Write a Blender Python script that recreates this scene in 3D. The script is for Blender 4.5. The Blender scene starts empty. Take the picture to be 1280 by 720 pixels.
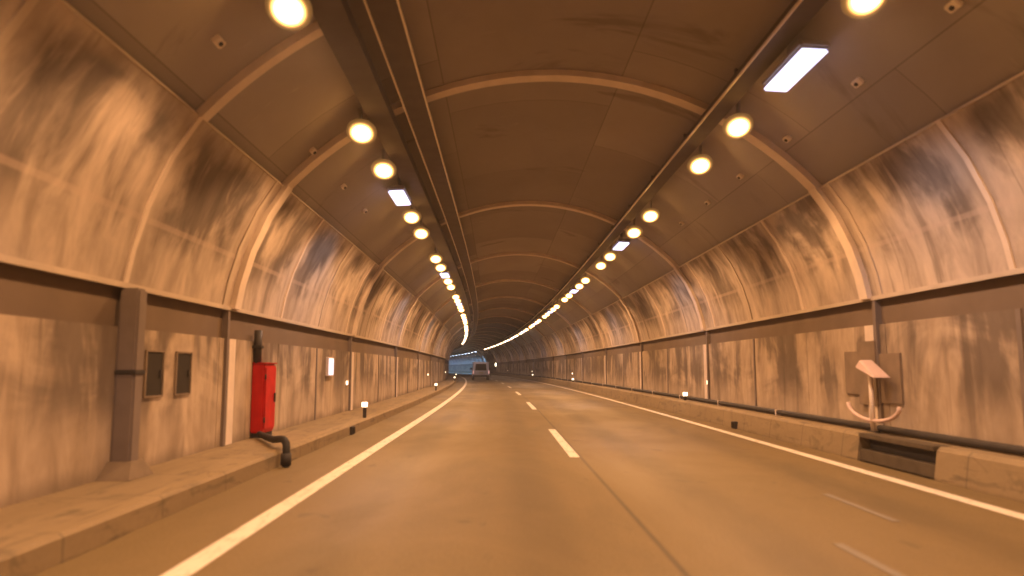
import bpy, bmesh, math, random
from mathutils import Vector, Matrix
random.seed(7)
scene = bpy.context.scene
col = scene.collection
rad = math.radians

# ------------------------------------------------------------------ world, view
w = bpy.data.worlds.new("World"); scene.world = w; w.use_nodes = True
nt = w.node_tree
bg = nt.nodes['Background']; sky = nt.nodes.new('ShaderNodeTexSky')
sky.sky_type = 'NISHITA'; sky.sun_disc = False
sky.sun_elevation = rad(-4); sky.sun_rotation = rad(20)
nt.links.new(sky.outputs[0], bg.inputs[0]); bg.inputs[1].default_value = 0.05
scene.view_settings.view_transform = 'Standard'
scene.view_settings.look = 'None'
scene.view_settings.exposure = 0.5
scene.view_settings.gamma = 1.0
scene.view_settings.use_curve_mapping = False
scene.render.engine = 'CYCLES'
scene.cycles.use_denoising = True
scene.cycles.max_bounces = 8
scene.cycles.diffuse_bounces = 5
scene.cycles.glossy_bounces = 3
scene.cycles.caustics_reflective = False
scene.cycles.caustics_refractive = False
scene.cycles.sample_clamp_indirect = 6.0

# ------------------------------------------------------------------ tunnel path
S0, S1, SB, RAD, CX = -22.0, 340.0, 18.0, 1120.0, 0.82
def path(s, lat, z):
    """tunnel coordinates (metres along, metres right of the camera line, height) -> world"""
    if s <= SB: return Vector((lat, s, z))
    t = (s - SB) / RAD
    return Vector((-(s - SB) ** 2 / (2 * RAD) + lat * math.cos(t), s + lat * math.sin(t), z))
def heading(s): return 0.0 if s <= SB else (s - SB) / RAD
def srange(a, b, step=4.0):
    n = max(1, int(math.ceil((b - a) / step)))
    return [a + (b - a) * i / n for i in range(n + 1)]

# ------------------------------------------------------------------ materials
class N:
    def __init__(self, name):
        self.m = bpy.data.materials.new(name); self.m.use_nodes = True
        self.t = self.m.node_tree; self.p = self.t.nodes['Principled BSDF']; self.p.inputs['Specular IOR Level'].default_value = 0.2
    def n(self, typ, **kw):
        x = self.t.nodes.new(typ)
        for k, v in kw.items(): setattr(x, k, v)
        return x
    def l(self, a, b): self.t.links.new(a, b)
    def val(self, sock, v):
        if hasattr(v, 'is_linked') or isinstance(v, bpy.types.NodeSocket): self.l(v, sock)
        else: sock.default_value = v
    def math(self, op, a, b=0.0, c=None, clamp=False):
        x = self.n('ShaderNodeMath', operation=op, use_clamp=clamp)
        self.val(x.inputs[0], a); self.val(x.inputs[1], b)
        if c is not None: self.val(x.inputs[2], c)
        return x.outputs[0]
    def ramp(self, v, a, b, lo=0.0, hi=1.0):
        x = self.n('ShaderNodeMapRange', interpolation_type='SMOOTHSTEP')
        self.val(x.inputs[0], v); x.inputs[1].default_value = a; x.inputs[2].default_value = b
        x.inputs[3].default_value = lo; x.inputs[4].default_value = hi
        return x.outputs[0]
    def uv(self):
        t = self.n('ShaderNodeUVMap'); t.uv_map = 'UVMap'
        s = self.n('ShaderNodeSeparateXYZ'); self.l(t.outputs[0], s.inputs[0])
        return t.outputs[0], s.outputs[0], s.outputs[1]
    def obj(self):
        return self.n('ShaderNodeTexCoord').outputs['Object']
    def noise(self, vec, scale, detail=4.0, rough=0.55, sc3=(1, 1, 1), loc=(0, 0, 0), dist=0.0):
        mp = self.n('ShaderNodeMapping'); self.l(vec, mp.inputs[0])
        mp.inputs[3].default_value = sc3; mp.inputs[1].default_value = loc
        x = self.n('ShaderNodeTexNoise'); self.l(mp.outputs[0], x.inputs['Vector'])
        x.inputs['Scale'].default_value = scale; x.inputs['Detail'].default_value = detail
        x.inputs['Roughness'].default_value = rough; x.inputs['Distortion'].default_value = dist
        return x.outputs[0]
    def mix(self, f, a, b):
        x = self.n('ShaderNodeMix', data_type='RGBA')
        self.val(x.inputs[0], f)
        for k, v in ((6, a), (7, b)):
            if isinstance(v, (tuple, list)): x.inputs[k].default_value = (*v, 1)
            else: self.l(v, x.inputs[k])
        return x.outputs[2]
    def base(self, v):
        if isinstance(v, (tuple, list)): self.p.inputs['Base Color'].default_value = (*v, 1)
        else: self.l(v, self.p.inputs['Base Color'])
        return self
    def rough(self, v): self.val(self.p.inputs['Roughness'], v); return self
    def bump(self, h, strength=0.3, d=0.02):
        b = self.n('ShaderNodeBump'); self.l(h, b.inputs['Height'])
        b.inputs['Strength'].default_value = strength; b.inputs['Distance'].default_value = d
        self.l(b.outputs[0], self.p.inputs['Normal']); return self

def mat_plain(name, c, rough=0.6, var=0.25, scale=6.0, metal=0.0):
    k = N(name)
    f = k.noise(k.obj(), scale, 5)
    d = tuple(x * (1 - var) for x in c); l = tuple(min(1, x * (1 + var)) for x in c)
    k.base(k.mix(f, d, l)).rough(rough); k.p.inputs['Metallic'].default_value = metal
    return k.m
def mat_emit(name, c, s):
    k = N(name); k.base((0.8, 0.8, 0.8)).rough(0.4)
    k.p.inputs['Emission Color'].default_value = (*c, 1)
    k.p.inputs['Emission Strength'].default_value = s
    return k.m

def mat_lens(name, c, strength):
    """round lamp glass with a glare halo painted into its emission: brightest in the middle"""
    k = N(name); k.base((0.30, 0.26, 0.21)).rough(0.4)
    q = k.n('ShaderNodeSeparateXYZ'); k.l(k.obj(), q.inputs[0])
    r2 = k.math('SQRT', k.math('ADD', k.math('POWER', q.outputs[0], 2.0), k.math('POWER', q.outputs[1], 2.0)))
    k.l(k.math('ADD', k.math('MULTIPLY', k.math('POWER', k.ramp(r2, 0.245, 0.04, 0.0, 1.0), 3.2), strength), 0.10), k.p.inputs['Emission Strength'])  # emission fades towards the rim to imitate glare round the lamp
    k.p.inputs['Emission Color'].default_value = (*c, 1)
    return k.m

PANEL = 2.85
P0 = 8.0 - PANEL * 10     # a panel joint stands at s = 8
def panel_local(k, u):
    return k.math('FRACT', k.math('DIVIDE', k.math('ADD', u, -P0), PANEL))
def mat_cladding(name, seed):
    """dusty pale enamel panels with large soot patches, wiped vertical bands and run-down streaks"""
    k = N(name); uv, u, v = k.uv()
    x = panel_local(k, u)
    wob = k.math('MULTIPLY', k.math('ADD', k.noise(uv, 1.0, 3, 0.55, (1.1, 1.3, 1), (seed, 8, 0)), -0.5), 0.5)
    xe = k.math('ADD', x, k.math('MULTIPLY', wob, 0.55))
    edge = k.math('MULTIPLY', k.ramp(xe, 0.05, 0.17), k.ramp(xe, 0.95, 0.83))
    big = k.noise(uv, 1.0, 5, 0.6, (0.42, 0.55, 1), (seed, 3, 0), 0.8)
    band = k.noise(uv, 1.0, 5, 0.6, (1.25, 0.34, 1), (seed * 2, 0, 0), 0.9)
    vv = k.math('ADD', v, k.math('MULTIPLY', wob, 1.1))
    mid = k.math('MULTIPLY', k.ramp(vv, 0.30, 0.85), k.ramp(vv, 2.12, 1.82))
    dirt = k.math('MULTIPLY', k.math('ADD', k.math('MULTIPLY', edge, 0.82), 0.18), k.math('ADD', k.math('MULTIPLY', mid, 0.78), 0.22))
    blotch = k.ramp(k.math('ADD', k.math('MULTIPLY', big, 0.55), k.math('MULTIPLY', band, 0.6)), 0.525, 0.68)
    dirt = k.math('MULTIPLY', dirt, k.math('SUBTRACT', 1.0, blotch), clamp=True)
    fine = k.noise(uv, 2.2, 6, 0.62, (1.3, 0.45, 1), (seed, 1, 0), 0.4)
    clean = k.mix(k.ramp(fine, 0.25, 0.75), (0.37, 0.305, 0.25), (0.62, 0.525, 0.44))
    grime = k.mix(k.ramp(fine, 0.25, 0.75), (0.095, 0.078, 0.068), (0.19, 0.158, 0.138))
    c = k.mix(k.math('MULTIPLY', dirt, 0.85), clean, grime)
    run = k.ramp(k.noise(uv, 1.0, 5, 0.6, (3.3, 0.30, 1), (seed * 3, 7, 0), 0.6), 0.56, 0.68)
    c = k.mix(k.math('MULTIPLY', run, 0.4), c, (0.11, 0.082, 0.065))
    smear = k.ramp(k.noise(uv, 1.0, 4, 0.6, (1.7, 0.5, 1), (seed * 5, 2, 0), 0.8), 0.60, 0.72)
    c = k.mix(k.math('MULTIPLY', smear, 0.45), c, (0.60, 0.49, 0.40))
    sm = k.math('ABSOLUTE', k.math('ADD', v, -0.78))
    c = k.mix(k.math('MULTIPLY', k.ramp(sm, 0.05, 0.02), 0.35), c, (0.55, 0.44, 0.37))
    k.base(c).rough(0.85); k.p.inputs['Specular IOR Level'].default_value = 0.12
    k.bump(fine, 0.15, 0.012)
    return k.m
def mat_wall(name, seed):
    k = N(name); uv, u, v = k.uv()
    big = k.noise(uv, 1.0, 5, 0.6, (0.38, 0.75, 1), (seed, 9, 0), 0.8)
    band = k.noise(uv, 1.0, 5, 0.6, (1.0, 0.24, 1), (seed, 0, 0), 0.7)
    fine = k.noise(uv, 2.2, 6, 0.62, (1.2, 0.45, 1), (seed, 1, 0), 0.4)
    up = k.ramp(k.math('ADD', v, k.math('MULTIPLY', big, 0.9)), 0.75, 1.45)
    m = k.ramp(k.math('ADD', k.math('MULTIPLY', big, 0.45), k.math('MULTIPLY', band, 0.65)), 0.64, 0.50)
    d = k.math('MULTIPLY', m, k.math('ADD', k.math('MULTIPLY', up, 0.75), 0.25), clamp=True)
    clean = k.mix(k.ramp(fine, 0.25, 0.75), (0.34, 0.265, 0.19), (0.54, 0.435, 0.325))
    c = k.mix(k.math('MULTIPLY', d, 0.85), clean, k.mix(fine, (0.085, 0.066, 0.052), (0.17, 0.135, 0.108)))
    run = k.ramp(k.noise(uv, 1.0, 5, 0.6, (2.6, 0.16, 1), (seed * 3, 5, 0), 0.5), 0.56, 0.68)
    c = k.mix(k.math('MULTIPLY', run, 0.4), c, (0.11, 0.085, 0.066))
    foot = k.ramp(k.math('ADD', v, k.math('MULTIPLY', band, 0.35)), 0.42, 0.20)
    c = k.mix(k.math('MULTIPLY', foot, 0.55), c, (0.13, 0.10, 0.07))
    k.base(c).rough(0.85); k.p.inputs['Specular IOR Level'].default_value = 0.12
    k.bump(fine, 0.18, 0.012)
    return k.m
def mat_vault():
    k = N('sooty_concrete'); uv, u, v = k.uv()
    a = k.noise(uv, 1.0, 5, 0.6, (0.25, 0.45, 1), (2, 2, 0), 0.5)
    fine = k.noise(uv, 7.0, 6, 0.65)
    br = k.n('ShaderNodeTexBrick'); mp = k.n('ShaderNodeMapping'); k.l(uv, mp.inputs[0])
    mp.inputs[1].default_value = (1.2, 0.65, 0)
    k.l(mp.outputs[0], br.inputs['Vector'])
    br.inputs['Color1'].default_value = (0.82, 0.82, 0.82, 1); br.inputs['Color2'].default_value = (1.12, 1.12, 1.12, 1)
    br.inputs['Mortar'].default_value = (0.62, 0.62, 0.62, 1)
    br.inputs['Scale'].default_value = 1.0; br.inputs['Mortar Size'].default_value = 0.012
    br.inputs['Mortar Smooth'].default_value = 0.6
    br.inputs['Brick Width'].default_value = 4.55; br.inputs['Row Height'].default_value = 2.9
    br.offset = 0.5
    c = k.mix(a, (0.25, 0.22, 0.20), (0.41, 0.365, 0.335))
    c = k.mix(k.math('MULTIPLY', fine, 0.3), c, (0.24, 0.21, 0.185))
    leak = k.ramp(k.noise(uv, 1.0, 5, 0.65, (0.8, 0.30, 1), (4, 7, 0), 0.6), 0.58, 0.70)
    c = k.mix(k.math('MULTIPLY', leak, 0.5), c, (0.13, 0.11, 0.10))
    salt = k.ramp(k.noise(uv, 1.0, 6, 0.7, (1.5, 0.5, 1), (9, 1, 0), 0.8), 0.62, 0.74)
    c = k.mix(k.math('MULTIPLY', salt, 0.35), c, (0.50, 0.45, 0.40))
    x = k.n('ShaderNodeMix', data_type='RGBA', blend_type='MULTIPLY'); x.inputs[0].default_value = 1
    k.l(c, x.inputs[6]); k.l(br.outputs[0], x.inputs[7])
    k.base(x.outputs[2]).rough(0.8); k.bump(fine, 0.25, 0.01)
    return k.m
def mat_asphalt():
    k = N('worn_asphalt'); uv, u, v = k.uv()
    track = k.noise(uv, 1.0, 4, 0.55, (0.035, 0.9, 1), (0, 4, 0), 0.2)
    patch = k.noise(uv, 1.0, 5, 0.6, (0.22, 0.5, 1), (5, 1, 0), 0.5)
    grain = k.noise(uv, 42.0, 4, 0.75)
    c = k.mix(track, (0.112, 0.078, 0.032), (0.195, 0.138, 0.058))
    c = k.mix(k.math('MULTIPLY', k.ramp(patch, 0.5, 0.72), 0.4), c, (0.082, 0.064, 0.036))
    c = k.mix(k.ramp(grain, 0.35, 0.7, 0.0, 0.55), c, (0.23, 0.18, 0.10))
    for cen in (0.0,):
        for tv in (3.05 - 1.35, 3.05 + 0.35, 3.05 + 2.1, 3.05 + 3.8):
            d = k.math('ABSOLUTE', k.math('ADD', v, -tv))
            c = k.mix(k.math('MULTIPLY', k.math('MULTIPLY', k.ramp(d, 0.42, 0.08), 0.30), k.ramp(patch, 0.2, 0.6)), c, (0.062, 0.048, 0.027))
    oil = k.ramp(k.noise(uv, 1.0, 3, 0.5, (1.3, 2.6, 1), (3, 3, 0), 0.8), 0.66, 0.74)
    c = k.mix(k.math('MULTIPLY', oil, 0.35), c, (0.05, 0.04, 0.025))
    # the lengthwise joint between the two paving lanes
    j = k.math('ABSOLUTE', k.math('ADD', v, -1.24))
    c = k.mix(k.math('MULTIPLY', k.ramp(j, 0.035, 0.012), 0.5), c, (0.03, 0.026, 0.022))
    k.base(c).rough(k.ramp(patch, 0.3, 0.7, 0.5, 0.66)); k.bump(grain, 0.35, 0.006)
    return k.m
def mat_concrete(name, lo, hi, seed):
    k = N(name); uv, u, v = k.uv()
    a = k.noise(uv, 1.0, 5, 0.6, (0.5, 2.2, 1), (seed, 0, 0), 0.4)
    fine = k.noise(uv, 14.0, 6, 0.65)
    jn = k.math('ABSOLUTE', k.math('ADD', k.math('FRACT', k.math('DIVIDE', u, 1.5)), -0.5))
    c = k.mix(a, lo, hi)
    c = k.mix(k.math('MULTIPLY', fine, 0.4), c, tuple(x * 0.7 for x in lo))
    c = k.mix(k.math('MULTIPLY', k.ramp(jn, 0.012, 0.004), 0.5), c, (0.08, 0.065, 0.05))
    sc = k.ramp(k.noise(uv, 1.0, 4, 0.6, (0.9, 9.0, 1), (seed, 4, 0), 0.5), 0.56, 0.70)
    c = k.mix(k.math('MULTIPLY', sc, 0.5), c, (0.075, 0.06, 0.042))
    sp = k.ramp(k.noise(uv, 1.0, 5, 0.65, (1.6, 3.0, 1), (seed, 6, 0), 0.8), 0.52, 0.66)
    c = k.mix(k.math('MULTIPLY', sp, 0.45), c, (0.10, 0.078, 0.05))
    k.base(c).rough(0.75); k.bump(fine, 0.25, 0.01)
    return k.m
def mat_paint(name, c):
    k = N(name); uv, u, v = k.uv()
    a = k.noise(uv, 5.0, 6, 0.7, (0.6, 3, 1))
    b = k.noise(uv, 28.0, 4, 0.7)
    wear = k.ramp(k.math('ADD', k.math('MULTIPLY', a, 0.7), k.math('MULTIPLY', b, 0.3)), 0.48, 0.64)
    k.base(k.mix(k.math('MULTIPLY', wear, 0.55), c, (0.20, 0.16, 0.10))).rough(0.6)
    return k.m

M = dict(
    clad_l=mat_cladding('stained_lining_panel', 1.7), clad_r=mat_cladding('streaked_lining_panel', 5.3),
    wall_l=mat_wall('stained_wall_panel', 2.1), wall_r=mat_wall('streaked_wall_panel', 6.4),
    vault=mat_vault(), road=mat_asphalt(),
    kerb=mat_concrete('kerb_concrete', (0.20, 0.15, 0.085), (0.38, 0.29, 0.17), 2),
    walk=mat_concrete('walkway_concrete', (0.17, 0.128, 0.072), (0.36, 0.275, 0.165), 8),
    paint=mat_paint('road_paint', (0.72, 0.66, 0.55)), streak=mat_paint('pale_streak_paint', (0.21, 0.185, 0.15)),
    rib=mat_plain('rib_sheet', (0.70, 0.60, 0.51), 0.6, 0.2, 3), trim=mat_plain('trim_metal', (0.52, 0.44, 0.36), 0.5, 0.2, 2),
    duct=mat_plain('duct_cover', (0.165, 0.122, 0.088), 0.7, 0.25, 1.5), dark=mat_plain('dark_steel', (0.05, 0.044, 0.04), 0.55, 0.3, 5),
    tray=mat_plain('tray_steel', (0.13, 0.112, 0.10), 0.9, 0.25, 3), lip=mat_plain('galvanised_edge', (0.78, 0.70, 0.60), 0.4, 0.15, 4),
    housing=mat_plain('lamp_housing', (0.30, 0.27, 0.24), 0.5, 0.2, 8), footing=mat_plain('stained_footing', (0.19, 0.145, 0.10), 0.8, 0.35, 5), inlet=mat_plain('inlet_brown', (0.10, 0.078, 0.052), 0.9, 0.4, 5), alarm=mat_plain('alarm_door', (0.23, 0.175, 0.125), 0.8, 0.4, 3), post=mat_plain('post_grey', (0.19, 0.155, 0.135), 0.65, 0.25, 4),
    red=mat_plain('cabinet_red', (0.46, 0.016, 0.014), 0.5, 0.45, 4), niche=mat_plain('niche_dark', (0.035, 0.029, 0.021), 0.7, 0.2, 5),
    pale=mat_plain('pale_enamel', (0.62, 0.47, 0.42), 0.5, 0.1, 6), rubber=mat_plain('black_rubber', (0.03, 0.028, 0.026), 0.7, 0.2, 9),
    van=mat_plain('van_white', (0.78, 0.78, 0.80), 0.35, 0.05, 2), glass=mat_plain('dark_glass', (0.02, 0.022, 0.028), 0.12, 0.1, 2),
    chrome=mat_plain('wheel_rim', (0.35, 0.35, 0.35), 0.35, 0.1, 9, 0.8),
    gravel=mat_plain('outside_ground', (0.10, 0.09, 0.07), 0.9, 0.3, 0.4),
    plate=mat_plain('number_plate', (0.7, 0.66, 0.5), 0.5, 0.1, 9),
    amber=mat_lens('sodium_lens', (1.0, 0.47, 0.12), 52.0), amber_mid=mat_lens('sodium_lens_low', (1.0, 0.50, 0.15), 36.0),
    amber_far=mat_lens('sodium_lens_night', (1.0, 0.64, 0.34), 14.0), white=mat_emit('led_lens', (0.66, 0.66, 1.0), 1.5),
    white_far=mat_emit('led_lens_night', (0.85, 0.85, 1.0), 3.0), blue=mat_emit('daylight_lens', (0.60, 0.78, 1.0), 7.0),
    sign=mat_emit('sign_face', (0.72, 0.78, 1.0), 0.75),
    marker=mat_emit('reflector_glow', (1.0, 0.80, 0.50), 3.2), tail=mat_emit('tail_light', (1.0, 0.45, 0.38), 0.45),
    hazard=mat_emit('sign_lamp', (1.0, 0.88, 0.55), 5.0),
)

# ------------------------------------------------------------------ object helpers
def link(name, me, mat, parent=None, smooth=False):
    o = bpy.data.objects.new(name, me); col.objects.link(o)
    if mat and not me.materials: me.materials.append(mat)
    if parent: o.parent = parent
    if smooth:
        for p in me.polygons: p.use_smooth = True
    return o
def tag(o, label=None, cat=None, group=None, kind=None):
    for k, v in (('label', label), ('category', cat), ('group', group), ('kind', kind)):
        if v: o[k] = v
    return o
def empty(name, loc=(0, 0, 0), rz=0.0):
    o = bpy.data.objects.new(name, None); col.objects.link(o)
    o.location = loc; o.rotation_euler = (0, 0, rz); o.empty_display_size = 0.2
    return o
def bm_obj(name, bm, mat, parent=None, smooth=False):
    bmesh.ops.recalc_face_normals(bm, faces=bm.faces)
    me = bpy.data.meshes.new(name); bm.to_mesh(me); bm.free()
    return link(name, me, mat, parent, smooth)
def sweep(name, profile, ss, mat, parent=None, smooth=False, closed=True, origin=None):
    """profile: closed loop of (lat, z) carried along the tunnel; UV = (metres along, metres round)"""
    n = len(profile); verts = []; faces = []; uvs = []
    arc = [0.0]
    for i in range(n):
        a = profile[i]; b = profile[(i + 1) % n]
        arc.append(arc[-1] + math.hypot(b[0] - a[0], b[1] - a[1]))
    for s in ss:
        for (x, z) in profile: verts.append(path(s, x, z))
    for i in range(len(ss) - 1):
        for j in range(n):
            k = (j + 1) % n
            faces.append((i * n + j, i * n + k, (i + 1) * n + k, (i + 1) * n + j))
            uvs += [(ss[i], arc[j]), (ss[i], arc[j + 1]), (ss[i + 1], arc[j + 1]), (ss[i + 1], arc[j])]
    for i, rev in ((0, True), (len(ss) - 1, False)):
        f = [i * n + j for j in range(n)]
        if rev: f.reverse()
        faces.append(tuple(f)); uvs += [(ss[i], arc[j - i * n]) for j in f]
    org = origin or Vector((0, 0, 0))
    me = bpy.data.meshes.new(name)
    me.from_pydata([tuple(v - org) for v in verts], [], faces)
    ul = me.uv_layers.new(name='UVMap')
    for li, c in enumerate(uvs): ul.data[li].uv = c
    bm = bmesh.new(); bm.from_mesh(me); bmesh.ops.recalc_face_normals(bm, faces=bm.faces); bm.to_mesh(me); bm.free()
    o = link(name, me, mat, parent, smooth); o.location = org
    if smooth: me.set_sharp_from_angle(angle=rad(30))
    return o
def box(bm, x0, x1, y0, y1, z0, z1, bev=0.0):
    r = bmesh.ops.create_cube(bm, size=1.0)
    for v in r['verts']:
        v.co = Vector(((x0 + x1) / 2 + v.co.x * (x1 - x0), (y0 + y1) / 2 + v.co.y * (y1 - y0), (z0 + z1) / 2 + v.co.z * (z1 - z0)))
    if bev > 0:
        es = list({e for v in r['verts'] for e in v.link_edges})
        bmesh.ops.bevel(bm, geom=es, offset=bev, segments=2, affect='EDGES')
def tube_bm(pts, r, n=10):
    bm = bmesh.new(); rings = []
    for i, p in enumerate(pts):
        p = Vector(p)
        d = (Vector(pts[min(i + 1, len(pts) - 1)]) - Vector(pts[max(i - 1, 0)])).normalized()
        a = d.cross(Vector((0, 0, 1)))
        if a.length < 1e-3: a = Vector((1, 0, 0))
        a.normalize(); b = d.cross(a)
        rings.append([bm.verts.new(p + (a * math.cos(t) + b * math.sin(t)) * r) for t in [2 * math.pi * k / n for k in range(n)]])
    for q in range(len(rings) - 1):
        for k in range(n):
            bm.faces.new((rings[q][k], rings[q][(k + 1) % n], rings[q + 1][(k + 1) % n], rings[q + 1][k]))
    bm.faces.new(rings[0]); bm.faces.new(rings[-1][::-1])
    return bm
def cyl(bm, c, r, h, axis='Z', n=20, r2=None):
    rot = {'Z': Matrix(), 'X': Matrix.Rotation(rad(90), 4, 'Y'), 'Y': Matrix.Rotation(rad(90), 4, 'X')}[axis]
    bmesh.ops.create_cone(bm, cap_ends=True, segments=n, radius1=r, radius2=r if r2 is None else r2, depth=h,
                          matrix=Matrix.Translation(c) @ rot)
def copy_tree(o, parent=None):
    c = o.copy(); col.objects.link(c)
    if parent: c.parent = parent
    for ch in list(o.children): copy_tree(ch, c)
    return c

# ------------------------------------------------------------------ ground, road, pavements
full = srange(S0, S1, 5.0)
tag(sweep('road', [(-3.05, 0.0), (5.25, 0.0), (5.25, -0.35), (-3.05, -0.35)], full, M['road']), kind='structure')
road = bpy.data.objects['road']
# v runs from 0 at the left edge of the slab, so put the joint where the photograph has it
for n_ in M['road'].node_tree.nodes:
    if n_.type == 'MATH' and n_.operation == 'ADD' and abs(n_.inputs[1].default_value + 1.24) < 1e-4: n_.inputs[1].default_value = -(3.05 + 1.22)
gbm = bmesh.new(); box(gbm, -90, 60, -60, 380, -3.0, -0.6)
tag(bm_obj('ground', gbm, M['gravel']), kind='structure')
tag(sweep('kerb', [(-3.05, -0.3), (-3.06, 0.17), (-3.09, 0.2), (-3.27, 0.2), (-3.27, -0.3)], full, M['kerb']), kind='structure')
tag(sweep('walkway', [(-3.272, -0.3), (-3.272, 0.165), (-4.34, 0.185), (-4.34, -0.3)], full, M['walk']), kind='structure')
KR = [(5.25, -0.3), (5.26, 0.03), (5.31, 0.35), (5.36, 0.40), (5.55, 0.40), (5.55, -0.3)]
tag(sweep('kerb', KR, srange(S0, 8.85, 5), M['kerb']), kind='structure')
tag(sweep('kerb', KR, srange(10.75, S1, 5), M['kerb']), kind='structure')
tag(sweep('walkway', [(5.552, -0.3), (5.552, 0.37), (5.98, 0.385), (5.98, -0.3)], full, M['walk']), kind='structure')
# painted lines
def line(x, wd, a, b, name, mat, par=road):
    return sweep(name, [(x - wd / 2, 0.004), (x + wd / 2, 0.004), (x + wd / 2, 0.0015), (x - wd / 2, 0.0015)], srange(a, b, 4), mat, par)
line(-2.12, 0.19, S0, S1, 'edge_line', M['paint'])
line(4.76, 0.17, S0, S1, 'edge_line', M['paint'])
for i in range(-2, 26):
    s = 11.15 + 12.7 * i
    if s + 5 > S1: break
    line(1.13, 0.15, s, s + 5.0, 'lane_dash', M['paint'])
line(3.50, 0.07, 6.5, 7.9, 'pale_streak', M['streak']); line(2.6, 0.08, 4.7, 5.7, 'pale_streak', M['streak'])  # two faint pale strokes along the right lane

# ------------------------------------------------------------------ vault with its ribs
ZC, RV = 0.33, 5.80
vault = empty('tunnel_vault', (CX, 0, 0))
tag(vault, 'dark sooty arched concrete tunnel roof with paler ribs running round it', 'tunnel roof')
bpy.context.view_layer.update()
def arc_pts(r, a0, a1, n):
    return [(CX + r * math.sin(a0 + (a1 - a0) * i / n), ZC + r * math.cos(a0 + (a1 - a0) * i / n)) for i in range(n + 1)]
A = rad(97)
def under(o, root):
    """parent keeping the mesh where it is (root has no rotation)"""
    o.parent = root; o.location = Vector(o.location) - Vector(root.location); return o
lining = sweep('lining', arc_pts(RV, -A, A, 48) + arc_pts(RV + 0.5, A, -A, 48), srange(S0, S1, 5), M['vault'], smooth=True)
under(lining, vault)
AR = math.atan2(4.25, 4.2 - ZC)   # angle of the ledge where cladding starts
def rib(s, a0, a1, wd=0.26):
    prof = arc_pts(RV - 0.10, a0, a1, 36) + arc_pts(RV + 0.05, a1, a0, 36)
    o = sweep('rib', prof, [s - wd / 2, s + wd / 2], M['rib'], smooth=True); under(o, vault)
rib(8.02, -AR, -rad(30), 0.17)
s = 11.25
RIBS = [11.25, 20.4, 29.6, 38.7, 47.9, 57.0, 66.2, 75.3, 84.5, 93.6, 102.8, 111.9, 121, 130.2, 139.3]
for s in [2.1] + RIBS + [148.5 + 9.15 * i for i in range(14)]: rib(s, -AR, AR)

# ------------------------------------------------------------------ side walls
HW = 5.02
CL = [(5.0, 2.26), (4.93, 2.66), (4.79, 3.16), (4.55, 3.72), (4.25, 4.2)]
def side_wall(sg, zb, zt, mc, mw, label):
    root = empty('tunnel_wall', (CX + sg * HW, 0, 0.18)); tag(root, label, 'wall')
    L = lambda hw: CX + sg * hw
    edges = []
    s = P0
    while s < S1 - PANEL: edges.append(s); s += PANEL
    near = [e for e in edges if e < 245]
    far = near[-1] + PANEL
    dz = zt - 2.26
    def cprof(z0, t=0.0):
        p = [(L(h + t), z + dz * (1 - (z - 2.26) / 1.94)) for h, z in CL]
        q = [(L(h + 0.035), z + dz * (1 - (z - 2.26) / 1.94)) for h, z in CL][::-1]
        return p + q
    wp = [(L(HW), 0.14), (L(HW), zb), (L(HW + 0.3), zb), (L(HW + 0.3), 0.14)]
    for e in near:
        under(sweep('lining_panel', cprof(0), srange(e + 0.012, e + PANEL - 0.012, 3), mc, smooth=True), root)
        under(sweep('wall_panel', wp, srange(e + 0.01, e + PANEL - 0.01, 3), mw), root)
    tag(under(sweep('lining_panel', cprof(0), srange(far, S1, 5), mc, smooth=True), root), kind='stuff')
    tag(under(sweep('wall_panel', wp, srange(far, S1, 5), mw), root), kind='stuff')
    # recessed duct band, top trim, foot trim of the cladding
    under(sweep('duct_band', [(L(HW + 0.05), zb + 0.003), (L(HW + 0.05), zt - 0.003), (L(HW + 0.3), zt - 0.003), (L(HW + 0.3), zb + 0.003)], full, M['duct']), root)
    under(sweep('top_trim', [(L(4.243), 4.185), (L(4.243), 4.215), (L(4.33), 4.215), (L(4.30), 4.185)], full, M['trim']), root)
    under(sweep('bottom_trim', [(L(4.97), zt - 0.03), (L(4.965), zt + 0.03), (L(4.99), zt + 0.03), (L(5.0), zt - 0.03)], full, M['trim']), root)
    # joint straps on the cladding, thicker at the ribs; strips on the lower wall
    def strap(s, wd, m, th=0.02):
        p = [(L(h - th), z + dz * (1 - (z - 2.26) / 1.94)) for h, z in CL] + [(L(h + 0.01), z + dz * (1 - (z - 2.26) / 1.94)) for h, z in CL][::-1]
        under(sweep('joint_strap', p, [s - wd / 2, s + wd / 2], m, smooth=True), root)
    for i, e in enumerate(edges[:64]):
        strap(e, 0.09, M['trim'] if i % 2 else M['rib'])
    for s in [2.1] + RIBS:
        strap(s, 0.25, M['rib'], 0.085)
        pm = bmesh.new()
        under(sweep('pilaster', [(L(HW - 0.05), 0.19), (L(HW - 0.05), zb - 0.004), (L(HW + 0.02), zb - 0.004), (L(HW + 0.02), 0.19)], [s - 0.13, s + 0.13], M['rib']), root); pm.free()
        under(sweep('cover_strip', [(L(HW - 0.045), 0.19), (L(HW - 0.045), zt - 0.04), (L(HW + 0.055), zt - 0.04), (L(HW + 0.055), 0.19)], [s - 0.22, s - 0.135], M['post']), root)
    for i, e in enumerate(edges[:50]):
        if i % 3 == 1:
            under(sweep('cover_strip', [(L(HW - 0.02), 0.19), (L(HW - 0.02), zb - 0.004), (L(HW + 0.01), zb - 0.004), (L(HW + 0.01), 0.19)], [e - 0.04, e + 0.04], M['post']), root)
    return root
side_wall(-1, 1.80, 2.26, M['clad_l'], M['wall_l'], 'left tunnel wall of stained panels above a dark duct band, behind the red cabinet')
side_wall(1, 2.02, 2.43, M['clad_r'], M['wall_r'], 'right tunnel wall of streaked panels above a dark duct band, beside the white edge line')

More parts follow.
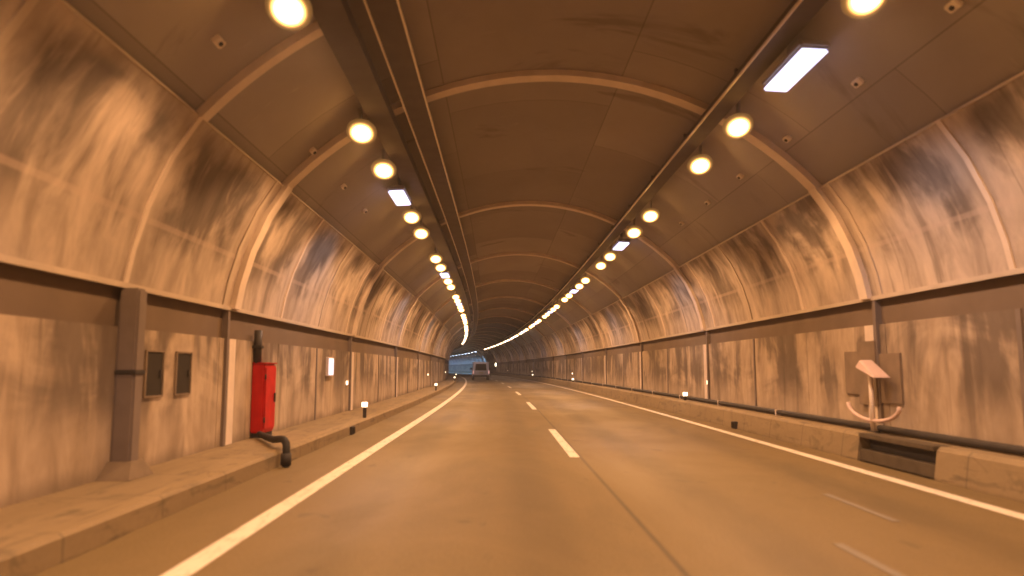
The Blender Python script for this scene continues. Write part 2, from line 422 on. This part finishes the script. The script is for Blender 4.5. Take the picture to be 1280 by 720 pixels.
# ------------------------------------------------------------------ cable trays on the vault
def tray(x0, x1, zb, label, edges_, h=0.12):
    root = empty('cable_tray', path(0, (x0 + x1) / 2, zb)); tag(root, label, 'cable tray')
    under(sweep('channel', [(x0, zb), (x1, zb), (x1, zb + h), (x0, zb + h)], full, M['tray']), root)
    for x in edges_:
        under(sweep('edge_rail', [(x - 0.012, zb - 0.016), (x + 0.012, zb - 0.016), (x + 0.012, zb + 0.016), (x - 0.012, zb + 0.016)], full, M['lip'], smooth=False), root)
    for i in range(60):
        s = 1.2 + i * 2.85
        ztop = ZC + math.sqrt(RV ** 2 - ((x0 + x1) / 2 - CX) ** 2) + 0.05
        under(sweep('hanger', [((x0 + x1) / 2 - 0.03, zb + h - 0.01), ((x0 + x1) / 2 + 0.03, zb + h - 0.01), ((x0 + x1) / 2 + 0.03, ztop), ((x0 + x1) / 2 - 0.03, ztop)], [s - 0.03, s + 0.03], M['tray']), root)
    return root
tray(-1.47, -1.14, 5.32, 'dark cable tray with two bright edge rails along the roof, left of the crown', [-1.485, -1.125])
tray(-2.02, -1.66, 5.12, 'dark wide cable tray close beside the left row of ceiling lamps', [], 0.16)
tray(3.20, 3.48, 5.24, 'dark cable tray with one bright rail beside the right row of ceiling lamps', [3.185])

# ------------------------------------------------------------------ ceiling lamps
POWER = {'amber': 345.0, 'amber_mid': 190.0, 'amber_far': 36.0, 'white': 140.0, 'white_far': 40.0, 'blue': 1000.0}
TINT = {'amber': (1.0, 0.51, 0.22), 'amber_mid': (1.0, 0.51, 0.23), 'amber_far': (1.0, 0.56, 0.34), 'white': (1.0, 0.85, 0.90), 'white_far': (0.72, 0.70, 1.0), 'blue': (0.22, 0.52, 1.0)}
lights = {}
for k_, p_ in POWER.items():
    l = bpy.data.lights.new(k_ + '_bulb', 'SPOT'); l.energy = p_; l.color = TINT[k_]
    l.spot_size = rad(136); l.spot_blend = 0.22; l.shadow_soft_size = 0.16; lights[k_] = l
def lamp_proto(name, kind, key):
    """ceiling floodlight: its glass leans towards the oncoming driver (counter-beam), a bulb throws the light down"""
    root = empty(name)
    if kind == 'amber':
        tilt = Matrix.Rotation(rad(-38), 4, 'X')
        bm = bmesh.new(); cyl(bm, (0, 0, 0.065), 0.18, 0.10, n=24, r2=0.10)
        bmesh.ops.transform(bm, matrix=tilt, verts=bm.verts); bm_obj('housing', bm, M['housing'], root)
        bm = bmesh.new(); rings = []
        for rr, z in ((0.232, 0.012), (0.228, -0.008), (0.18, -0.03), (0.09, -0.042)):
            rings.append([bm.verts.new((rr * math.cos(t), rr * math.sin(t), z)) for t in [2 * math.pi * i / 24 for i in range(24)]])
        for p, q in zip(rings, rings[1:]):
            for i in range(24): bm.faces.new((p[i], p[(i + 1) % 24], q[(i + 1) % 24], q[i]))
        bm.faces.new(rings[0]); bm.faces.new(rings[-1])
        o = bm_obj('lens', bm, M[key], root, True); o.rotation_euler = (rad(-38), 0, 0)
        ly = 0.2
    else:
        lx, ly = (0.16, 0.60) if kind == 'white' else (0.2, 0.2)
        bm = bmesh.new(); box(bm, -lx - 0.02, lx + 0.02, -ly - 0.02, ly + 0.02, 0.0, 0.10, 0.03); bm_obj('housing', bm, M['housing'], root)
        bm = bmesh.new(); box(bm, -lx, lx, -ly, ly, -0.05, -0.002, 0.02); bm_obj('lens', bm, M[key], root)
    bm = bmesh.new(); box(bm, -0.015, 0.015, -ly * 0.3, ly * 0.3, 0.085, 0.36, 0.005)
    bm_obj('bracket', bm, M['housing'], root)
    b_ = bpy.data.objects.new('bulb', lights[key]); col.objects.link(b_); b_.parent = root; b_.location = (0, 0, -0.13)
    return root
proto = {'amber': lamp_proto('sodium_lamp', 'amber', 'amber'), 'amber_mid': lamp_proto('sodium_lamp', 'amber', 'amber_mid'),
         'amber_far': lamp_proto('sodium_lamp', 'amber', 'amber_far'), 'white': lamp_proto('led_lamp', 'white', 'white'),
         'white_far': lamp_proto('led_lamp', 'white', 'white_far'), 'blue': lamp_proto('daylight_lamp', 'blue', 'blue')}
used = set()
ORD = ['nearest', 'second nearest', 'third nearest', 'fourth nearest', 'fifth nearest', 'sixth nearest', 'seventh nearest', 'eighth nearest', 'ninth nearest', 'tenth nearest']
cnt = {}
def lamp(kind, side, s):
    X, z = (-2.13, 4.93) if side == 'left' else (3.60, 5.0)
    pk = kind
    if kind == 'amber' and s > 46: pk = 'amber_mid' if s < 70 else 'amber_far'
    if kind == 'white' and s > 60: pk = 'white_far'
    o = proto[pk] if pk not in used else copy_tree(proto[pk]); used.add(pk)
    o.location = path(s, X, z); o.rotation_euler = (0, rad(3 if side == 'right' else -3), heading(s) + 0)
    vis = s > 5.5
    k = cnt.get((kind, side), 0)
    if vis: cnt[(kind, side)] = k + 1
    look = {'amber': 'glowing round amber lamp', 'white': 'long white LED lamp', 'blue': 'bluish white lamp'}[kind]
    if not vis:
        tag(o, f'{look} of the {side} ceiling row above and behind the viewpoint', 'ceiling lamp', f'{kind} lamps of the {side} row overhead')
    elif kind != 'blue' and k < (10 if kind == 'amber' else 4):
        tag(o, f'{look}, {ORD[k]} of its kind in the {side} ceiling row', 'ceiling lamp', f'{kind} lamps in the {side} ceiling row')
    elif kind != 'blue':
        tag(o, f'tiny distant {look} far down the {side} ceiling row before the bend', 'ceiling lamp', f'distant {kind} lamps of the {side} ceiling row')
    else:
        tag(o, f'{look} on the {side} side of the roof, far round the bend', 'ceiling lamp', f'bluish lamps of the {side} row round the bend')
AMB_END = 150.0
for k in range(-2, 11):
    Wr = 8.45 + 12.8 * k
    for d, kd in ((-4.25, 'amber'), (-2.1, 'amber'), (0, 'white'), (2.1, 'amber'), (4.2, 'amber')):
        if S0 + 1 < Wr + d < AMB_END: lamp(kd, 'right', Wr + d + (0.35 if abs(Wr + d - 6.35) < 0.01 else 0))
    Wl = 14.9 + 12.8 * k
    for d, kd in ((-4.2, 'amber'), (-2.1, 'amber'), (0, 'white'), (2.0, 'amber'), (4.1, 'amber')):
        if S0 + 1 < Wl + d < 108: lamp(kd, 'left', Wl + d + (0.7 if abs(Wl + d - 6.2) < 0.05 else 0))
s = 162.0
while s < 330:
    lamp('blue', 'right', s); s += 8.0

# small anchor boxes on the roof beside the lamps
def anchors(X, ss, side):
    z = ZC + math.sqrt(RV ** 2 - (X - CX) ** 2)
    bm = bmesh.new(); box(bm, -0.05, 0.05, -0.09, 0.09, -0.05, 0.03, 0.012)
    first = bm_obj('anchor_box', bm, M['lip']); cap = bmesh.new(); cyl(cap, (0, 0, -0.055), 0.025, 0.03)
    bm_obj('bolt', cap, M['dark'], first)
    for i, s in enumerate(ss):
        o = first if i == 0 else copy_tree(first)
        o.location = path(s, X, z); o.rotation_euler = (0, math.asin((X - CX) / RV), 0)
        tag(o, f'small pale anchor box on the roof beside the {side} lamps, {ORD[i]}', 'anchor box', f'anchor boxes on the {side} of the roof')
anchors(4.42, [6.6, 8.5, 10.7, 12.9, 15.0, 17.2], 'right')
anchors(-2.95, [7.2, 11.0, 13.2, 15.3], 'left')

# ------------------------------------------------------------------ things along the left wall
XL, XR = CX - HW, CX + HW
# thick vertical duct post with haunched foot
p = empty('duct_post', (XL + 0.12, 8.05, 0.18)); tag(p, 'thick grey-brown vertical duct post with concrete foot on left wall', 'post')
bm = bmesh.new(); box(bm, -0.118, 0.10, -0.10, 0.10, 0.12, 2.05, 0.025); bm_obj('shaft', bm, M['post'], p)
bm = bmesh.new(); box(bm, -0.118, 0.115, -0.115, 0.115, 1.10, 1.15, 0.01); bm_obj('clamp', bm, M['dark'], p)
bm = bmesh.new()
vs = [bm.verts.new(c) for c in ((-0.118, -0.36, 0), (0.2, -0.3, 0), (0.2, 0.24, 0), (-0.118, 0.3, 0), (-0.118, -0.13, 0.17), (0.13, -0.13, 0.17), (0.13, 0.13, 0.17), (-0.118, 0.13, 0.17))]
for f in ((0, 1, 2, 3), (4, 5, 6, 7), (0, 1, 5, 4), (1, 2, 6, 5), (2, 3, 7, 6), (3, 0, 4, 7)): bm.faces.new([vs[i] for i in f])
bm_obj('foot', bm, M['footing'], p)
# pair of hatches, doors painted near black to read as shaded recesses
def hatch(s, label):
    h = empty('wall_hatch', (XL, s, 1.28)); tag(h, label, 'hatch', 'dark hatches on the left wall')
    bm = bmesh.new(); box(bm, -0.01, 0.012, -0.21, 0.21, -0.26, 0.26, 0.004); bm_obj('door', bm, M['niche'], h)
    bm = bmesh.new()
    box(bm, -0.01, 0.026, -0.235, -0.212, -0.283, 0.283); box(bm, -0.01, 0.026, 0.212, 0.235, -0.283, 0.283)
    box(bm, -0.01, 0.024, -0.2125, 0.2125, 0.262, 0.283); box(bm, -0.01, 0.024, -0.2125, 0.2125, -0.283, -0.262)
    bm_obj('frame', bm, M['alarm'], h)
    bm = bmesh.new(); box(bm, 0.0125, 0.03, 0.13, 0.16, -0.05, 0.05, 0.005); bm_obj('handle', bm, M['dark'], h)
hatch(8.83, 'dark wall hatch right beside the thick grey duct post')
hatch(9.63, 'dark wall hatch farther from the duct post, nearer the red cabinet')
# red hydrant cabinet
c = empty('hydrant_cabinet', (XL, 12.3, 0.18)); tag(c, 'tall red hydrant cabinet standing against the left wall', 'cabinet')
bm = bmesh.new(); box(bm, 0.0, 0.21, -0.0, 0.62, 0.08, 1.24, 0.02); bm_obj('body', bm, M['red'], c)
bm = bmesh.new(); box(bm, 0.212, 0.232, 0.04, 0.58, 0.14, 1.18, 0.008); d = bm_obj('door', bm, M['red'], c)
bm = bmesh.new(); box(bm, 0.233, 0.262, 0.48, 0.51, 0.58, 0.74, 0.006); bm_obj('handle', bm, M['dark'], d)
bm = bmesh.new(); box(bm, 0.02, 0.19, 0.03, 0.59, 0.0, 0.079); bm_obj('plinth', bm, M['dark'], c)
for z in (0.30, 1.02):
    bm = bmesh.new(); cyl(bm, (0.226, 0.035, z), 0.014, 0.09, n=12); bm_obj('hinge', bm, M['dark'], d, True)
bm = bmesh.new(); box(bm, -0.0, 0.23, -0.012, 0.632, 1.241, 1.262, 0.005); bm_obj('cap', bm, M['red'], c)
# dark riser above the cabinet
p = empty('riser_pipe', (XL + 0.07, 12.25, 1.4)); tag(p, 'short dark riser pipe on left wall above the red cabinet', 'pipe')
bm = bmesh.new(); cyl(bm, (0, 0.1, 0.31), 0.065, 0.56); bm_obj('pipe', bm, M['dark'], p, True)
bm = bmesh.new(); box(bm, -0.08, 0.08, 0.02, 0.18, 0.28, 0.33, 0.006); bm_obj('bracket', bm, M['dark'], p)
# bent pipe lying over the walkway
p = empty('drain_pipe', (-4.0, 12.2, 0.2)); tag(p, 'dark bent pipe from red cabinet across the walkway and down the kerb', 'pipe')
pts = [(0.0, 0.0, 0.06), (0.3, -0.55, 0.06), (0.6, -1.15, 0.08), (0.85, -1.65, 0.14), (0.97, -1.9, 0.15), (1.04, -2.03, 0.11), (1.06, -2.08, 0.0), (1.06, -2.09, -0.19)]
bm_obj('pipe', tube_bm(pts, 0.052), M['rubber'], p, True)
bm = bmesh.new(); cyl(bm, (1.06, -2.09, -0.09), 0.072, 0.16, n=14); bm_obj('collar', bm, M['dark'], p, True)
# pale lit sign on the left wall
g = empty('lit_sign', (XL, 17.7, 1.38)); tag(g, 'small pale blue-white lit sign on the left wall', 'sign')
bm = bmesh.new(); box(bm, -0.005, 0.07, -0.27, 0.27, -0.23, 0.23, 0.01); bm_obj('casing', bm, M['rib'], g)
bm = bmesh.new(); box(bm, 0.0705, 0.078, -0.24, 0.24, -0.2, 0.2); bm_obj('face', bm, M['sign'], g)

# ------------------------------------------------------------------ marker reflectors with added glow
def wall_reflector(side, s, z, label):
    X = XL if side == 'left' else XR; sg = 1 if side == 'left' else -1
    o = empty('wall_reflector', path(s, X, z), heading(s)); tag(o, label, 'marker reflector', f'marker reflectors on the {side} wall')
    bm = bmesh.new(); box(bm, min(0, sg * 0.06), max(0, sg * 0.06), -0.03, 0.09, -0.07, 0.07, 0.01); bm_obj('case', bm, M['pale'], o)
    bm = bmesh.new(); box(bm, min(sg * 0.012, sg * 0.058), max(sg * 0.012, sg * 0.058), -0.04, -0.031, -0.05, 0.05); bm_obj('lens', bm, M['marker'], o)  # reflector face given emission in place of a headlight glint
def kerb_reflector(side, s, label):
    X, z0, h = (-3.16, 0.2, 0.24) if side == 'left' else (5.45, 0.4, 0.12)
    o = empty('kerb_reflector', path(s, X, z0), heading(s)); tag(o, label, 'marker post', f'marker posts on the {side} kerb')
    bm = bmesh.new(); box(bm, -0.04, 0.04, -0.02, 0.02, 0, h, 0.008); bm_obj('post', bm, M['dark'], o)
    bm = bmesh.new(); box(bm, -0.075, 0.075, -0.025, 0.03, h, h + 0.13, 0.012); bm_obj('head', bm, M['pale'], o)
    bm = bmesh.new(); box(bm, -0.065, 0.065, -0.034, -0.026, h + 0.012, h + 0.118); bm_obj('lens', bm, M['marker'], o)  # reflector, no lamp: the returned headlight is added as emission
DIST = ['nearest', 'second', 'third', 'fourth', 'fifth', 'sixth']
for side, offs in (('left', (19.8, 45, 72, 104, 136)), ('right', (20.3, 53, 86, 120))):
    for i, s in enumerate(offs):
        wall_reflector(side, s, 0.95, f'small marker reflector with added glow on the {side} wall, {DIST[i]} along it')
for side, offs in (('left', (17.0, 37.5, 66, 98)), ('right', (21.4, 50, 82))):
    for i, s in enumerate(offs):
        kerb_reflector(side, s, f'small reflector post with added glow on the {side} kerb, {DIST[i]} along it')
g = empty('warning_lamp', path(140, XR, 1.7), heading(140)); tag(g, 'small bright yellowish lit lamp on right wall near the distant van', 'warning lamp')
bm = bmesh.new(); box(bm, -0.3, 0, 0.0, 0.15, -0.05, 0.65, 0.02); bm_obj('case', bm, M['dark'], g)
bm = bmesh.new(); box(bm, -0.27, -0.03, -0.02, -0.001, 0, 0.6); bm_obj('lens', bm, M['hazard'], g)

# ------------------------------------------------------------------ kerb drains
def drain(side, s, label):
    X = -3.05 if side == 'left' else 5.255
    sg = 1 if side == 'left' else -1
    o = empty('kerb_drain', path(s, X, 0.0), heading(s)); tag(o, label, 'drain')
    bm = bmesh.new(); box(bm, min(-sg * 0.03, sg * 0.05), max(-sg * 0.03, sg * 0.05), -0.12, 0.12, 0.002, 0.16, 0.006); bm_obj('spout', bm, M['dark'], o)
    bm = bmesh.new()
    for k in range(4): box(bm, min(sg * 0.0505, sg * 0.062), max(sg * 0.0505, sg * 0.062), -0.1 + k * 0.055, -0.075 + k * 0.055, 0.02, 0.14)
    bm_obj('grille', bm, M['niche'], o)
drain('left', 15.0, 'small dark drain outlet at the foot of the left kerb')
drain('right', 16.3, 'small dark drain outlet at the foot of the right kerb')

# ------------------------------------------------------------------ things along the right wall
# dark opening in the kerb
o = empty('kerb_inlet', (5.25, 8.87, 0.0)); tag(o, 'long dark drainage inlet set into the right kerb', 'drain')
bm = bmesh.new(); box(bm, 0.2, 0.29, 0.0, 1.86, 0.0, 0.33); bm_obj('back', bm, M['dark'], o)
bm = bmesh.new(); box(bm, 0.03, 0.29, 0.0, 1.86, 0.335, 0.40, 0.01); bm_obj('lid', bm, M['inlet'], o)  # dark brown lid over the opening
bm = bmesh.new(); box(bm, 0.045, 0.199, 0.0, 1.86, 0.0, 0.17, 0.01); bm_obj('step', bm, M['inlet'], o)
# service pipe along the foot of the right wall
o = empty('service_pipe', path(0, XR - 0.09, 0.44)); tag(o, 'dark pipe running along the foot of the right wall', 'pipe')
cprof = [(XR - 0.09 + 0.05 * math.cos(t), 0.445 + 0.05 * math.sin(t)) for t in [2 * math.pi * i / 10 for i in range(10)]]
under(sweep('pipe', cprof, full, M['dark'], smooth=True), o)
for i in range(30):
    s = 3.0 + i * 4.0
    under(sweep('clip', [(XR - 0.15, 0.38), (XR - 0.03, 0.38), (XR - 0.03, 0.503), (XR - 0.15, 0.503)], [s, s + 0.04], M['rib']), o)
# emergency station: dark niche, pale hood, stem, curved tray
e = empty('alarm_niche', (XR, 11.3, 1.27)); tag(e, 'dark recessed double alarm niche on right wall behind the pale hood', 'niche')
bm = bmesh.new(); box(bm, -0.03, 0.01, 0.35, 0.85, -0.35, 0.35, 0.006); bm_obj('door', bm, M['alarm'], e)
bm = bmesh.new(); box(bm, -0.03, 0.01, -0.85, -0.25, -0.45, 0.3, 0.006); bm_obj('door', bm, M['alarm'], e)
bm = bmesh.new(); box(bm, -0.068, 0.01, -0.23, 0.33, -0.5, 0.5, 0.006); bm_obj('frame', bm, M['alarm'], e)
e = empty('hose_stand', (XR - 0.24, 10.9, 0.38)); tag(e, 'pale stand with slanted hood and curved tray by right wall', 'stand')
bm = bmesh.new()
vs = [bm.verts.new(c_) for c_ in ((-0.14, -0.34, 0.82), (0.14, -0.34, 0.82), (0.14, 0.2, 0.98), (-0.14, 0.2, 0.98), (-0.10, -0.3, 0.86), (0.10, -0.3, 0.86), (0.10, 0.12, 1.10), (-0.10, 0.12, 1.10))]
for f in ((0, 1, 2, 3), (4, 5, 6, 7), (0, 1, 5, 4), (1, 2, 6, 5), (2, 3, 7, 6), (3, 0, 4, 7)): bm.faces.new([vs[i] for i in f])
bmesh.ops.bevel(bm, geom=bm.edges[:], offset=0.015, segments=2, affect='EDGES')
bm_obj('hood', bm, M['pale'], e)
bm = bmesh.new(); cyl(bm, (0, 0, 0.45), 0.035, 0.90); bm_obj('stem', bm, M['rib'], e, True)
pts = [(0, 0.75 * math.cos(t), 0.42 - 0.24 * math.sin(t)) for t in [math.pi * i / 14 for i in range(15)]]
bm_obj('tray', tube_bm(pts, 0.03, 8), M['pale'], e, True)
bm = bmesh.new(); cyl(bm, (0, 0, 0.01), 0.09, 0.03); bm_obj('base', bm, M['dark'], e)

# ------------------------------------------------------------------ white van ahead
sv = 81.0
v = empty('white_van', path(sv, -0.42, 0.004), heading(sv)); tag(v, 'small white van driving ahead in the left lane, seen from behind', 'van')
prof = [(0.0, 0.42), (-0.02, 0.95), (0.10, 1.90), (0.22, 2.02), (2.9, 2.04), (3.2, 1.95), (3.85, 1.25), (4.55, 1.05), (4.68, 0.75), (4.66, 0.42)]
bm = bmesh.new(); HWv = 0.95
a = [bm.verts.new((-HWv * (1 if z < 1.1 else 1 - 0.13 * (z - 1.1)), y, z)) for y, z in prof]
b = [bm.verts.new((HWv * (1 if z < 1.1 else 1 - 0.13 * (z - 1.1)), y, z)) for y, z in prof]
n = len(prof)
for i in range(n): bm.faces.new((a[i], a[(i + 1) % n], b[(i + 1) % n], b[i]))
bm.faces.new(a[::-1]); bm.faces.new(b)
bmesh.ops.recalc_face_normals(bm, faces=bm.faces)
bmesh.ops.bevel(bm, geom=bm.edges[:], offset=0.05, segments=2, affect='EDGES')
bm_obj('body', bm, M['van'], v)
def slab(name, corners, nrm, th, mat, par):
    bm = bmesh.new(); nv = Vector(nrm).normalized() * th
    lo = [bm.verts.new(c_) for c_ in corners]; hi = [bm.verts.new(Vector(c_) + nv) for c_ in corners]
    m_ = len(corners)
    bm.faces.new(lo[::-1]); bm.faces.new(hi)
    for i in range(m_): bm.faces.new((lo[i], lo[(i + 1) % m_], hi[(i + 1) % m_], hi[i]))
    return bm_obj(name, bm, mat, par)
slab('rear_window', [(-0.66, -0.012, 1.08), (0.60, -0.012, 1.08), (0.55, 0.078, 1.80), (-0.60, 0.078, 1.80)], (0, -1, 0.1), 0.012, M['glass'], v)
for sg in (-1, 1):
    slab('side_window', [(sg * 0.945, 2.2, 1.15), (sg * 0.945, 3.3, 1.15), (sg * 0.86, 3.0, 1.8), (sg * 0.86, 2.2, 1.8)], (sg, 0, 0.12), 0.012, M['glass'], v)
    bm = bmesh.new(); box(bm, sg * 0.86 - 0.07, sg * 0.86 + 0.07, -0.035, 0.05, 0.72, 1.05, 0.015); bm_obj('tail_light', bm, M['tail'], v)
    bm = bmesh.new(); box(bm, min(sg * 0.95, sg * 1.16), max(sg * 0.95, sg * 1.16), 3.15, 3.27, 1.15, 1.38, 0.03); bm_obj('mirror', bm, M['rubber'], v)
    for y in (0.85, 3.75):
        bm = bmesh.new(); cyl(bm, (sg * 0.84, y, 0.33), 0.33, 0.22, 'X', 24); t_ = bm_obj('wheel', bm, M['rubber'], v)
        bm = bmesh.new(); cyl(bm, (sg * 0.955, y, 0.33), 0.2, 0.02, 'X', 18); bm_obj('rim', bm, M['chrome'], t_)
slab('windscreen', [(-0.8, 3.82, 1.30), (0.8, 3.82, 1.30), (0.72, 3.25, 1.90), (-0.72, 3.25, 1.90)], (0, 0.7, 0.7), 0.02, M['glass'], v)
bm = bmesh.new(); box(bm, -0.93, 0.93, -0.10, 0.06, 0.36, 0.56, 0.03); bm_obj('bumper', bm, M['rubber'], v)
bm = bmesh.new(); box(bm, -0.26, 0.26, -0.05, -0.03, 0.76, 0.88); bm_obj('number_plate', bm, M['plate'], v)

# ------------------------------------------------------------------ exhaust haze in the tunnel air
hm = bpy.data.materials.new('exhaust_haze'); hm.use_nodes = True
ht = hm.node_tree; ht.nodes.remove(ht.nodes['Principled BSDF'])
hv = ht.nodes.new('ShaderNodeVolumePrincipled'); ht.links.new(hv.outputs[0], ht.nodes['Material Output'].inputs['Volume'])
hv.inputs['Color'].default_value = (0.74, 0.76, 0.86, 1); hv.inputs['Density'].default_value = 0.0017; hv.inputs['Anisotropy'].default_value = 0.6
bm = bmesh.new(); box(bm, -100, 70, -70, 390, -4.0, 8.5)
tag(bm_obj('haze', bm, hm), kind='stuff')
scene.cycles.volume_bounces = 0

# ------------------------------------------------------------------ camera
cd = bpy.data.cameras.new('camera'); cam = bpy.data.objects.new('camera', cd); col.objects.link(cam)
cd.sensor_width = 36.0; cd.lens = 36.0 * 900 / 1280
cd.clip_end = 2500; cd.clip_start = 0.05
cam.location = (0, 0, 1.35)
cam.rotation_euler = (rad(90) + math.atan(100 / 900), 0, -math.atan(14 / 900))
scene.camera = cam
cd.dof.use_dof = True; cd.dof.focus_distance = 60.0; cd.dof.aperture_fstop = (cd.lens / 1000) / 0.03
